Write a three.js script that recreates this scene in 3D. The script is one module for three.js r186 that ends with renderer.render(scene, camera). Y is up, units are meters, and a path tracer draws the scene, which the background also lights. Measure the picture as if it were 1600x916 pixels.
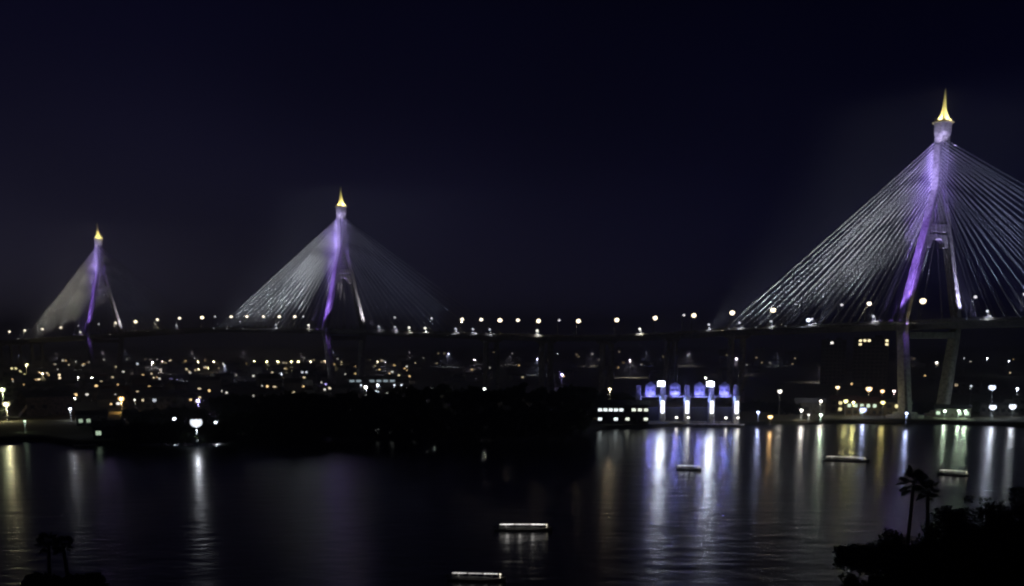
import * as THREE from 'three';
import { mergeGeometries } from 'three/addons/utils/BufferGeometryUtils.js';
import { RoundedBoxGeometry } from 'three/addons/geometries/RoundedBoxGeometry.js';

// ------------------------------------------------------------------ camera
const scene = new THREE.Scene();
const EYE = 42;                                   // metres above the river
const camera = new THREE.PerspectiveCamera(52.26, 1600 / 1766, 1, 30000);
camera.position.set(0, EYE, 0);
camera.rotation.x = -11 * Math.PI / 180;
camera.setViewOffset(1600, 1766, 0, 0, 1600, 916);   // a shifted lens: the lower part of the frame is cropped away
camera.focus = 26;                                // hand-focused a little short: a slight softness over the far bank
camera.userData.fStop = camera.getFocalLength() / 48;
camera.updateProjectionMatrix(); camera.updateMatrixWorld();

// ------------------------------------------------------------------ sky and moonless night light
{
  const W = 256, H = 128, d = new Float32Array(W * H * 4);
  for (let j = 0; j < H; j++) for (let i = 0; i < W; i++) {
    const el = (j + 0.5) / H * Math.PI - Math.PI / 2, az = ((i + 0.5) / W - 0.25) * 2 * Math.PI;   // az 0 = ahead, negative = left
    const e = Math.max(el, 0), low = Math.exp(-e / 0.1), blue = Math.exp(-e / 0.17), town = Math.pow(0.5 + 0.5 * Math.cos(az + 0.7), 10), k = (j * W + i) * 4;   // the town's glow lies ahead and to the left
    const veil = 1 + 0.16 * (Math.sin(az * 7 + 2 * Math.sin(e * 11 + az * 3)) * Math.sin(e * 19 + az * 5 + 1) + 0.6 * Math.sin(az * 17 + e * 23) * Math.sin(az * 11 - e * 31));   // thin uneven cloud
    d[k] = 0.0003 + veil * low * (0.001 + 0.038 * town); d[k + 1] = 0.0003 + veil * low * (0.001 + 0.035 * town); d[k + 2] = 0.0012 + veil * blue * (0.0135 + 0.036 * town);
    d[k + 3] = 1;
  }
  const sky = new THREE.DataTexture(d, W, H, THREE.RGBAFormat, THREE.FloatType);
  sky.mapping = THREE.EquirectangularReflectionMapping; sky.magFilter = THREE.LinearFilter; sky.needsUpdate = true;
  scene.background = sky; scene.environment = sky;
}
const moon = new THREE.DirectionalLight(new THREE.Color(1, 0.96, 0.9), 0.006);
moon.position.set(-400, 700, 500); moon.castShadow = true;
Object.assign(moon.shadow.camera, { left: -1500, right: 1500, top: 900, bottom: -900, near: 1, far: 4000 });
scene.add(moon, moon.target);

const renderer = new THREE.WebGLRenderer({ antialias: true });
renderer.setSize(1024, 586);
renderer.toneMapping = THREE.LinearToneMapping;
renderer.toneMappingExposure = 1;
renderer.shadowMap.enabled = true;
scene.fog = new THREE.FogExp2(new THREE.Color(0.72, 0.72, 0.85), 0.0003);

// ------------------------------------------------------------------ helpers
let seed = 7;
function rnd() { seed = (seed + 0x6D2B79F5) | 0; let t = Math.imul(seed ^ (seed >>> 15), 1 | seed); t = (t + Math.imul(t ^ (t >>> 7), 61 | t)) ^ t; return ((t ^ (t >>> 14)) >>> 0) / 4294967296; }
const rr = (a, b) => a + (b - a) * rnd();
const V = (x, y, z) => new THREE.Vector3(x, y, z);
const used = {};
function numbered(n) { const k = used[n] = (used[n] ?? -1) + 1; return k ? `${n}_${String(k).padStart(3, '0')}` : n; }
function tag(o, label, category, group, kind) {
  if (label) o.userData.label = label; if (category) o.userData.category = category;
  if (group) o.userData.group = group; if (kind) o.userData.kind = kind; return o;
}
function thing(name, label, category, group, at = [0, 0, 0], turn = 0) {
  const g = new THREE.Group(); g.name = numbered(name); g.position.set(...at); g.rotation.y = turn;
  scene.add(g); return tag(g, label, category, group);
}
function part(name, geo, mat, parent) {
  const list = Array.isArray(geo) ? geo : [geo];
  const m = new THREE.Mesh(list.length > 1 ? mergeGeometries(list.map((g) => g.index ? g.toNonIndexed() : g)) : list[0], mat);
  m.name = name; m.castShadow = m.receiveShadow = true; parent.add(m); return m;
}
function group(name, parent, at = [0, 0, 0], turn = 0) { const g = new THREE.Group(); g.name = name; g.position.set(...at); g.rotation.y = turn; parent.add(g); return g; }
// a pixel of the 1600 x 916 frame, at a distance ahead, as a place in the world
const down = -camera.rotation.x, cosD = Math.cos(down), sinD = Math.sin(down);
const FPX = 883 / Math.tan(camera.fov * Math.PI / 360);
function at(px, py, ahead) {
  const a = (px - 800) / FPX, b = (883 - py) / FPX;
  const y = b * cosD - sinD, z = b * sinD + cosD, t = ahead / z;
  return V(a * t, EYE + y * t, -ahead);
}
function onLevel(px, py, Y) {
  const b = (883 - py) / FPX, y = b * cosD - sinD, z = b * sinD + cosD, t = (Y - EYE) / y;
  return V((px - 800) / FPX * t, Y, -z * t);
}
function toPixel(p) {
  const y = p.y - EYE, d = -p.z, zc = d * cosD - y * sinD, yc = y * cosD + d * sinD;
  return [800 + FPX * p.x / zc, 883 - FPX * yc / zc];
}
function uvBox(g) {   // metre uv from the dominant side of each face
  g = g.index ? g.toNonIndexed() : g; const p = g.attributes.position, n = g.attributes.normal, uv = new Float32Array(p.count * 2);
  for (let i = 0; i < p.count; i++) {
    const ax = Math.abs(n.getX(i)), ay = Math.abs(n.getY(i)), az = Math.abs(n.getZ(i));
    const [u, v] = ay > ax && ay > az ? [p.getX(i), p.getZ(i)] : ax > az ? [p.getZ(i), p.getY(i)] : [p.getX(i), p.getY(i)];
    uv[i * 2] = u; uv[i * 2 + 1] = v;
  }
  g.setAttribute('uv', new THREE.BufferAttribute(uv, 2)); return g;
}
function box(w, h, d, x = 0, y = 0, z = 0, r = 0) {
  const g = r ? new RoundedBoxGeometry(w, h, d, 1, r) : new THREE.BoxGeometry(w, h, d); g.translate(x, y, z); return uvBox(g);
}
function cyl(r0, r1, h, x = 0, y = 0, z = 0, n = 10) { const g = new THREE.CylinderGeometry(r1, r0, h, n); g.translate(x, y + h / 2, z); return g.toNonIndexed(); }
function bar(a, b, r0, r1 = r0, n = 6) {
  const d = b.clone().sub(a), g = new THREE.CylinderGeometry(r1, r0, d.length(), n);
  g.applyQuaternion(new THREE.Quaternion().setFromUnitVectors(V(0, 1, 0), d.clone().normalize()));
  g.translate((a.x + b.x) / 2, (a.y + b.y) / 2, (a.z + b.z) / 2); return g.toNonIndexed();
}
// a tapered concrete limb with chamfered corners between two levels; an end is [x, y, z, width, depth]
function limb(...ends) {
  const ring = ([x, y, z, w, d]) => { const c = Math.min(w, d) * 0.16, a = w / 2, b = d / 2;
    return [[-a, -b + c], [-a, b - c], [-a + c, b], [a - c, b], [a, b - c], [a, -b + c], [a - c, -b], [-a + c, -b]].map(([u, v]) => V(x + u, y, z + v)); };
  const rings = ends.map(ring), pos = [], tri = (a, b, c) => pos.push(a.x, a.y, a.z, b.x, b.y, b.z, c.x, c.y, c.z);
  for (let k = 0; k + 1 < rings.length; k++) for (let i = 0; i < 8; i++) { const j = (i + 1) % 8, A = rings[k], B = rings[k + 1]; tri(A[i], A[j], B[j]); tri(A[i], B[j], B[i]); }
  for (const [R, f] of [[rings[0], 1], [rings.at(-1), 0]]) for (let i = 1; i < 7; i++) f ? tri(R[0], R[i + 1], R[i]) : tri(R[0], R[i], R[i + 1]);
  const g = new THREE.BufferGeometry(); g.setAttribute('position', new THREE.Float32BufferAttribute(pos, 3)); g.computeVertexNormals();
  return uvBox(g);
}
// a closed profile [[across, up], ...] swept along frames {p, n}
function sweep(profile, frames) {
  const pos = [], P = frames.map((f) => profile.map(([u, v]) => V(f.p.x + f.n.x * u, f.p.y + v, f.p.z + f.n.z * u)));
  const tri = (a, b, c) => pos.push(a.x, a.y, a.z, b.x, b.y, b.z, c.x, c.y, c.z), m = profile.length;
  for (let k = 0; k + 1 < P.length; k++) for (let i = 0; i < m; i++) { const j = (i + 1) % m; tri(P[k][i], P[k][j], P[k + 1][j]); tri(P[k][i], P[k + 1][j], P[k + 1][i]); }
  for (const R of [P[0], P.at(-1)]) { const tris = THREE.ShapeUtils.triangulateShape(profile.map(([u, v]) => new THREE.Vector2(u, v)), []); for (const [a, b, c] of tris) tri(R[a], R[b], R[c]); }
  const g = new THREE.BufferGeometry(); g.setAttribute('position', new THREE.Float32BufferAttribute(pos, 3)); g.computeVertexNormals();
  return uvBox(g);
}
// ------------------------------------------------------------------ textures: grain and relief only
function lattice(n) { const a = new Float32Array(n * n); for (let i = 0; i < a.length; i++) a[i] = rnd(); return (x, y) => {
  x = ((x % n) + n) % n; y = ((y % n) + n) % n; const i = Math.floor(x), j = Math.floor(y), s = (t) => t * t * (3 - 2 * t), u = s(x - i), v = s(y - j), i1 = (i + 1) % n, j1 = (j + 1) % n;
  return (a[j * n + i] * (1 - u) + a[j * n + i1] * u) * (1 - v) + (a[j1 * n + i] * (1 - u) + a[j1 * n + i1] * u) * v; }; }
function texture(size, fn, repeat, color) {
  const d = new Uint8Array(size * size * 4);
  for (let y = 0; y < size; y++) for (let x = 0; x < size; x++) { const c = fn(x / size, y / size), k = (y * size + x) * 4; for (let i = 0; i < 3; i++) d[k + i] = Math.max(0, Math.min(255, 255 * (c.length ? c[i] : c))); d[k + 3] = 255; }
  const t = new THREE.DataTexture(d, size, size); t.wrapS = t.wrapT = THREE.RepeatWrapping; t.magFilter = THREE.LinearFilter; t.minFilter = THREE.LinearMipmapLinearFilter; t.generateMipmaps = true;
  if (color) t.colorSpace = THREE.SRGBColorSpace; t.repeat.set(...repeat); t.needsUpdate = true; return t;
}
const L8 = lattice(8), L32 = lattice(32), L128 = lattice(128);
const stains = texture(256, (x, y) => { const v = 0.9 - 0.4 * Math.pow(L32(x * 32, y * 32), 2) - 0.2 * L128(x * 128, y * 128) + 0.08 * L8(x * 8, y * 8); return [v, v, v * 0.98]; }, [1 / 24, 1 / 24], true);
const grain = texture(256, (x, y) => 0.5 * L32(x * 32, y * 32) + 0.5 * L128(x * 128, y * 128), [1 / 6, 1 / 6]);
const soil = texture(256, (x, y) => { const v = 0.35 + 0.4 * L8(x * 8, y * 8) + 0.25 * L128(x * 128, y * 128), g = L32(x * 32, y * 32); return [v * (0.75 + 0.25 * g), v * (0.78 + 0.15 * g), v * 0.6]; }, [1 / 60, 1 / 60], true);
const L256 = lattice(256);
const swell = texture(1536, (x, y) => 0.42 * L128(x * 64, y * 128) + 0.36 * L256(x * 128, y * 256) + 0.22 * L256(x * 256 + 9, y * 512), [1 / 600, 1 / 600]);
swell.offset.set(0, 0.5);
const slicks = texture(256, (x, y) => { const v = 0.55 * L8(x * 8, y * 8) + 0.3 * L32(x * 32, y * 32) + 0.15 * L128(x * 128, y * 128); return 0.74 + 0.26 * v; }, [1 / 700, 1 / 420]);
const lin = (r, g, b) => new THREE.Color().setRGB(r, g, b);
const std = (c, roughness = 0.85, extra = {}) => new THREE.MeshStandardMaterial({ color: lin(...c), roughness, ...extra });
const M = {
  concrete: std([0.42, 0.41, 0.39], 0.8, { map: stains, bumpMap: grain, bumpScale: 0.02 }),
  paleConcrete: std([0.48, 0.47, 0.45], 0.75, { map: stains, bumpMap: grain, bumpScale: 0.01 }),
  deck: std([0.26, 0.26, 0.26], 0.85, { map: stains, bumpMap: grain, bumpScale: 0.02 }),
  asphalt: std([0.05, 0.05, 0.052], 0.9, { map: stains }),
  cable: std([0.8, 0.8, 0.78], 0.5),
  gold: std([0.8, 0.7, 0.27], 0.4, { metalness: 0.15 }),
  steel: std([0.3, 0.31, 0.32], 0.5, { metalness: 0.3 }),
  darkSteel: std([0.06, 0.06, 0.065], 0.5, { metalness: 0.3 }),
  ground: std([0.10, 0.10, 0.08], 0.95, { map: soil, bumpMap: grain, bumpScale: 0.1 }),
  water: new THREE.MeshPhysicalMaterial({ color: lin(0.006, 0.008, 0.009), roughness: 0.27, roughnessMap: slicks, ior: 1.333, specularIntensity: 1, bumpMap: swell, bumpScale: 0.2 }),
  leaf: std([0.035, 0.055, 0.02], 0.8, { side: THREE.DoubleSide }),
  palmLeaf: std([0.04, 0.06, 0.025], 0.7, { side: THREE.DoubleSide }),
  bark: std([0.09, 0.075, 0.06], 0.95, { bumpMap: grain, bumpScale: 0.03 }),
  plaster: std([0.4, 0.38, 0.35], 0.9, { map: stains }), plasterGrey: std([0.28, 0.28, 0.3], 0.9, { map: stains }), plasterWarm: std([0.42, 0.32, 0.22], 0.9, { map: stains }),
  brickRed: std([0.25, 0.13, 0.09], 0.9, { map: stains }),
  roofTin: std([0.2, 0.21, 0.22], 0.6, { metalness: 0.2, map: stains }), roofRed: std([0.22, 0.08, 0.05], 0.8, { map: stains }), roofGreen: std([0.4, 0.46, 0.36], 0.7, { map: stains }),
  glass: std([0.02, 0.025, 0.03], 0.12), wood: std([0.16, 0.1, 0.06], 0.8, { map: stains }), boatPaint: std([0.5, 0.5, 0.48], 0.5), hull: std([0.3, 0.28, 0.26], 0.6),
  purplePaint: std([0.42, 0.41, 0.48], 0.7, { map: stains }),
};
M.ground.map.repeat.set(1 / 60, 1 / 60);
const glowCache = {};
function glow(rgb, k) { const key = rgb.join() + k; return glowCache[key] ??= new THREE.MeshStandardMaterial({ color: lin(0.5, 0.5, 0.5), roughness: 0.4, emissive: lin(...rgb), emissiveIntensity: k }); }
const WHITE = [1, 0.95, 0.86], COOL = [0.82, 0.88, 1], BLUE = [0.5, 0.58, 1], WARM = [1, 0.78, 0.5], YELLOW = [1, 0.86, 0.42], ORANGE = [1, 0.55, 0.18], VIOLET = [0.34, 0.18, 1], LILAC = [0.5, 0.42, 1], GREENISH = [0.75, 1, 0.72], PINK = [1, 0.7, 0.66];
const DIM = 0.35;   // the lamps' share of the light; their glasses glow on their own
function pointLight(parent, rgb, I, pos, soft = 20) { const l = new THREE.PointLight(lin(...rgb), I * DIM); l.position.copy(pos); l.castShadow = true; l.shadow.radius = soft; parent.add(l); return l; }
function downLight(parent, rgb, I, pos, deg = 74, soft = 25) { return spotLight(parent, rgb, I * DIM, pos, pos.clone().add(V(0, -5, 0)), deg, soft); }   // a cut-off lantern
function copyOf(o) {   // a clone whose spot lights aim at their own targets
  const c = o.clone(); c.traverse((l) => { if (l.isSpotLight) { const k = l.parent.children; l.target = k[k.indexOf(l) + 1]; } }); return c;
}
function spotLight(parent, rgb, I, pos, aim, deg, soft = 20) {
  const l = new THREE.SpotLight(lin(...rgb), I, 0, deg * Math.PI / 180, 1); l.position.copy(pos); l.target.position.copy(aim); l.castShadow = true; l.shadow.radius = soft; parent.add(l, l.target); return l;
}

// ------------------------------------------------------------------ river and land
{
  const g = new THREE.PlaneGeometry(9000, 9000, 1, 1); g.rotateX(-Math.PI / 2);
  const uv = g.attributes.uv; for (let i = 0; i < uv.count; i++) uv.setXY(i, uv.getX(i) * 9000, uv.getY(i) * 9000);
  const w = new THREE.Mesh(g, M.water); w.name = 'river'; w.receiveShadow = true; scene.add(w);
  tag(w, 'dark wide river with blurred reflections of the city lights', 'river', null, 'structure');
}
function land(name, label, outline, top) {   // a flat bank with a sloping edge, outline in x, z
  const sh = new THREE.Shape(outline.map(([x, z]) => new THREE.Vector2(x, -z)));
  const g = new THREE.ExtrudeGeometry(sh, { depth: top - 0.5, bevelEnabled: true, bevelThickness: 0.5, bevelSize: 1.5, bevelSegments: 1, curveSegments: 2 });
  g.rotateX(-Math.PI / 2); const m = part(name, uvBox(g), M.ground, scene); return tag(m, label, 'ground', null, 'structure');
}
const shorePx = [[-120, 688], [0, 690], [70, 688], [128, 697], [185, 694], [260, 690], [330, 688], [420, 684], [500, 682], [580, 684], [660, 686], [760, 684], [850, 680], [905, 676], [945, 670], [1010, 668], [1080, 665], [1160, 663], [1240, 662], [1330, 661], [1430, 661], [1520, 664], [1600, 667], [1750, 668]];
const shore = shorePx.map(([x, y]) => onLevel(x, y, 0));
land('far_bank', 'low dark ground of the far river bank under the bridges', [[-9000, -400], ...shore.map((p) => [p.x, p.z]), [9000, -480], [9000, -9500], [-9000, -9500]], 2);
land('near_bank', 'dark overgrown near bank below the viewpoint', [[-160, -60], [-128, -182], [-78, -186], [-58, -168], [-20, -140], [30, -140], [48, -172], [78, -214], [112, -252], [165, -275], [400, -300], [400, -60]], 2);

// ------------------------------------------------------------------ the line of the high road
const T = (px, ahead) => { const p = at(px, 520, ahead); return [p.x, -ahead]; };
const H = 178, HR = 158;                         // reach of the stay cables either side of a pylon
const pL = T(163, 1304), pM = T(538, 1000), pR = T(1451, 623);
const dLM = V(pM[0] - pL[0], 0, pM[1] - pL[1]).normalize(), dR = V(0.48, 0, 0.88).normalize();
const road = [];
const put = ([x, z], d, t, y) => road.push(V(x + d.x * t, y, z + d.z * t));
put(pL, dLM, -420, 38); put(pL, dLM, -H, 43.5); put(pL, dLM, 0, 48.5); put(pL, dLM, H, 53); put(pM, dLM, -H, 53.5); put(pM, dLM, 0, 51); put(pM, dLM, H, 46.5);
{ const a = V(pM[0], 0, pM[1]).addScaledVector(dLM, H), b = V(pR[0], 0, pR[1]).addScaledVector(dR, -HR); const m = a.clone().add(b).multiplyScalar(0.5); road.push(V(m.x, 45, m.z)); }
put(pR, dR, -HR, 48.7); put(pR, dR, 0, 51.5); put(pR, dR, H, 53.5); put(pR, dR, 330, 54);
const curve = new THREE.CatmullRomCurve3(road, false, 'centripetal'); curve.arcLengthDivisions = 2000;
const N = 1100, stations = curve.getSpacedPoints(N).map((p, i) => { const t = curve.getTangentAt(i / N); t.y = 0; t.normalize(); return { p, t, n: V(t.z, 0, -t.x) }; });
const LEN = curve.getLength(), stepLen = LEN / N;
const nearest = ([x, z]) => { let b = 0, bd = 1e9; stations.forEach((s, i) => { const q = (s.p.x - x) ** 2 + (s.p.z - z) ** 2; if (q < bd) { bd = q; b = i; } }); return b; };
const iL = nearest(pL), iM = nearest(pM), iR = nearest(pR), reach = Math.round(H / stepLen), reachR = Math.round(HR / stepLen);
const along = (i, m) => stations[Math.max(0, Math.min(N, Math.round(i + m / stepLen)))];
function spot(i, m, across, up) { const s = along(i, m); return V(s.p.x + s.n.x * across, s.p.y + up, s.p.z + s.n.z * across); }
function stationAtPixel(px, across = -14) { let b = 0, bd = 1e9; stations.forEach((s, i) => { if (i > iR + 200 / stepLen) return; const q = Math.abs(toPixel(V(s.p.x + s.n.x * across, s.p.y, s.p.z + s.n.z * across))[0] - px); if (q < bd) { bd = q; b = i; } }); return b; }

const deckProfile = [[-16.5, -0.5], [-16.5, 0], [16.5, 0], [16.5, -0.5], [14.5, -0.9], [13.5, -3.2], [11.5, -3.2], [10.5, -1.3], [-10.5, -1.3], [-11.5, -3.2], [-13.5, -3.2], [-14.5, -0.9]];
function deck(parent, i0, i1) {
  const f = []; for (let i = i0; i < i1; i += 4) f.push(stations[i]); f.push(stations[i1]);
  const at0 = (q) => sweep(q, f);
  const d = part('deck', at0(deckProfile), M.deck, parent);
  part('carriageway', at0([[-15.2, 0.004], [-15.2, 0.06], [15.2, 0.06], [15.2, 0.004]]), M.asphalt, d);
  for (const s of [-1, 1]) {
    const u = s * 16.1; part('parapet', at0([[u - 0.2, 0.004], [u - 0.2, 0.95], [u + 0.2, 0.95], [u + 0.2, 0.004]]), M.paleConcrete, d);
    part('handrail', at0([[u - 0.06, 1.25], [u - 0.06, 1.37], [u + 0.06, 1.37], [u + 0.06, 1.25]]), M.steel, d);
  }
  part('median_barrier', at0([[-0.35, 0.064], [-0.15, 0.9], [0.15, 0.9], [0.35, 0.064]]), M.paleConcrete, d);
  const ribs = []; for (let i = i0 + 2; i < i1; i += 6) { const s = stations[i], g = box(21, 1.1, 0.5, 0, -1.9, 0); g.rotateY(Math.atan2(-s.n.z, s.n.x)); g.translate(s.p.x, s.p.y, s.p.z); ribs.push(g); }
  tag(part('floor_beams', ribs, M.deck, d), null, null, null, 'stuff');
  return d;
}
function floodHead(name, parent, pos, aim, rgb, k, s = 1) {   // housing, bracket and glowing glass turned to its aim
  const g = group(name, parent, pos.toArray()); const q = new THREE.Quaternion().setFromUnitVectors(V(0, 0, 1), aim.clone().sub(pos).normalize()); g.quaternion.copy(q);
  part('housing', [box(1.1 * s, 0.8 * s, 0.5 * s, 0, 0, -0.28 * s, 0.06 * s), box(0.12 * s, 0.9 * s, 0.3 * s, 0.62 * s, -0.2 * s, -0.3 * s), box(0.12 * s, 0.9 * s, 0.3 * s, -0.62 * s, -0.2 * s, -0.3 * s)], M.darkSteel, g);
  part('lamp_glass', box(1.0 * s, 0.7 * s, 0.05 * s, 0, 0, 0.02 * s), glow(rgb, k), g);
  return g;
}
const raise = (y, dk) => y > dk + 3 ? dk + 3 + (y - dk - 3) * 0.885 : y;   // the tower above the road
// one pylon: two splayed legs joined into a shaft, cross beams, a lit collar and a gilded spire
function pylon(parent, i, gain) {
  const s = stations[i], dk = s.p.y, g = group('pylon', parent, [s.p.x, 0, s.p.z], Math.atan2(s.t.x, s.t.z));
  const up = (geo) => { const p = geo.attributes.position; for (let k = 0; k < p.count; k++) if (p.getY(k) > dk + 3.01) p.setY(k, raise(p.getY(k), dk)); return geo; };
  const tall = (name, geo, mat) => part(name, (Array.isArray(geo) ? geo : [geo]).map(up), mat, g);
  for (const e of [-1, 1]) {
    part('footing', [limb([e * 14, 0, 0, 15, 18], [e * 14, 3.4, 0, 14, 17]), limb([e * 14, 3.4, 0, 9.5, 11.5], [e * 14, 5, 0, 9, 11])], M.concrete, g);
    tall('leg', limb([e * 14, 4.8, 0, 5.0, 6.6], [e * 19.8, dk - 3, 0, 3.9, 5.6], [e * 19.8, dk + 3, 0, 3.8, 5.4], [e * 2.05, 127, 0, 3.6, 4.8]), M.paleConcrete);
    tall('shaft', limb([e * 2.02, 126.5, 0, 3.55, 4.7], [e * 1.9, 157, 0, 3.4, 4.6]), M.paleConcrete);
  }
  tall('shaft_panel', box(0.9, 28, 4.2, 0, 142, 0), M.concrete);
  part('cross_beam', [box(2 * 17.2, 3.6, 5.4, 0, dk - 6.4, 0, 0.3)], M.paleConcrete, g);
  tall('cross_beam', [box(11.4, 3.4, 4.6, 0, 105, 0, 0.3), box(9.4, 0.8, 5.2, 0, 107.2, 0, 0.2)], M.paleConcrete);
  { // the arched beam below it
    const sh = new THREE.Shape(); sh.moveTo(-7.3, 0); sh.lineTo(-7.3, 7.2); sh.lineTo(7.3, 7.2); sh.lineTo(7.3, 0); sh.lineTo(5.6, 0); sh.absarc(0, 0.3, 5.2, 0, Math.PI, false); sh.lineTo(-5.6, 0); sh.closePath();
    const a = new THREE.ExtrudeGeometry(sh, { depth: 3.4, bevelEnabled: true, bevelSize: 0.15, bevelThickness: 0.15, bevelSegments: 1, curveSegments: 10 }); a.translate(0, 94.5, -1.7); tall('arched_beam', uvBox(a), M.paleConcrete);
  }
  tall('collar', [limb([0, 157, 0, 7.2, 5.2], [0, 159, 0, 7.4, 6.4]), limb([0, 159, 0, 7.4, 6.4], [0, 163.6, 0, 7.5, 6.5]), limb([0, 163.6, 0, 8.2, 7.2], [0, 164.4, 0, 8.2, 7.2])], M.paleConcrete);
  const pr = [[4.9, 164.4], [5.1, 165], [3.9, 165.8], [4.1, 166.4], [2.9, 167.4], [3.0, 167.9], [2.0, 169.4], [2.1, 169.9], [1.4, 171.8], [1.45, 172.2], [1.1, 174], [0.85, 176], [0.55, 179], [0.2, 182], [0.03, 183.4]];
  const sp = new THREE.LatheGeometry(pr.map(([r, y]) => new THREE.Vector2(r * 0.84, y)), 16); const c = tall('golden_crown', sp, M.gold);
  const tips = []; for (let k = 0; k < 8; k++) { const a = k * Math.PI / 4 + Math.PI / 8; tips.push(bar(V(3.9 * Math.cos(a), 165, 3.9 * Math.sin(a)), V(4.3 * Math.cos(a), 167.2, 4.3 * Math.sin(a)), 0.35, 0.05)); }
  tips.forEach((q) => tall('crown_petal', q, M.gold));
  // its own floodlights: violet up the near leg, lilac up the shaft, gold round the crown
  const lamps = [];
  const flood = (pos, aim, rgb, I, deg, k = 6, sz = 1) => { floodHead('floodlight', g, pos, aim, rgb, 2, sz); const dir = aim.clone().sub(pos).normalize(); spotLight(g, rgb, I * gain, pos.clone().addScaledVector(dir, 0.5 * sz), aim, deg, 25); };
  const arm = (pos) => lamps.push(bar(V(Math.sign(pos.x) * 16.5, dk - 0.6, pos.z), V(pos.x, dk - 0.6, pos.z), 0.22), bar(V(pos.x, dk - 0.6, pos.z), V(pos.x, pos.y - 0.3, pos.z), 0.2));
  return { g, dk, flood, arm, lamps };
}
function stays(parent, i, s, H) {   // 19 cables in each of two planes on either side
  const K = 19, pSt = stations[i];
  for (const side of [-1, 1]) for (const e of [-1, 1]) for (let k = 0; k < K; k++) {
    const m = 22 + (H - 24) * k / (K - 1), y = 116 + 38 * Math.pow(k / (K - 1), 0.8);
    const lo = spot(i, side * m, e * 15.4, 0.4), xin = e * (y < 126 ? 2.4 + (126 - y) * 0.21 : 2.1);
    const hi = V(pSt.p.x + pSt.n.x * xin + pSt.t.x * side * 2.4, raise(y, pSt.p.y), pSt.p.z + pSt.n.z * xin + pSt.t.z * side * 2.4);
    // a slight sag
    const mid = lo.clone().add(hi).multiplyScalar(0.5); mid.y -= m * 0.006;
    const cv = new THREE.QuadraticBezierCurve3(lo, mid, hi);
    part('stay_cable', new THREE.TubeGeometry(cv, 6, s, 5, false), M.cable, parent);
    if (e) { const d = hi.clone().sub(lo).normalize(); part('cable_socket', bar(lo.clone().addScaledVector(d, 0.3), lo.clone().addScaledVector(d, 4.5), s * 2.2, s * 1.7, 7), M.steel, parent); }
  }
}
const far = thing('cable_stayed_bridge', 'distant cable-stayed road bridge with two violet-lit pylons and gilded spires', 'bridge');
deck(far, 0, iM + reach);
const near = thing('cable_stayed_bridge', 'nearer cable-stayed road bridge with one tall violet-lit pylon', 'bridge');
deck(near, iR - reachR, N);
const via = thing('viaduct', 'curving viaduct joining the two cable-stayed bridges high above the bank', 'viaduct');
deck(via, iM + reach, iR - reachR);
for (let k = 0; k < 5; k++) {
  const i = Math.round(iM + reach + (iR - iM - reach - reachR) * k / 4), s = stations[i], g = group('pier', via, [s.p.x, 0, s.p.z], Math.atan2(s.t.x, s.t.z));
  part('column', [limb([-6, 0.5, 0, 3.4, 4], [-6, s.p.y - 5.2, 0, 3, 3.4])], M.concrete, g); part('column', [limb([6, 0.5, 0, 3.4, 4], [6, s.p.y - 5.2, 0, 3, 3.4])], M.concrete, g);
  part('pier_cap', limb([0, s.p.y - 5.3, 0, 17, 3.6], [0, s.p.y - 3.22, 0, 26, 3.8]), M.concrete, g);
}
for (const m of [-300, -240, -178]) {   // end piers of the far bridge
  const s = along(iL, m), g = group('pier', far, [s.p.x, 0, s.p.z], Math.atan2(s.t.x, s.t.z));
  for (const x of [-6, 6]) part('column', limb([x, 0.5, 0, 3.4, 4], [x, s.p.y - 5.2, 0, 3, 3.4]), M.concrete, g);
  part('pier_cap', limb([0, s.p.y - 5.3, 0, 17, 3.6], [0, s.p.y - 3.22, 0, 26, 3.8]), M.concrete, g);
}
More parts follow.
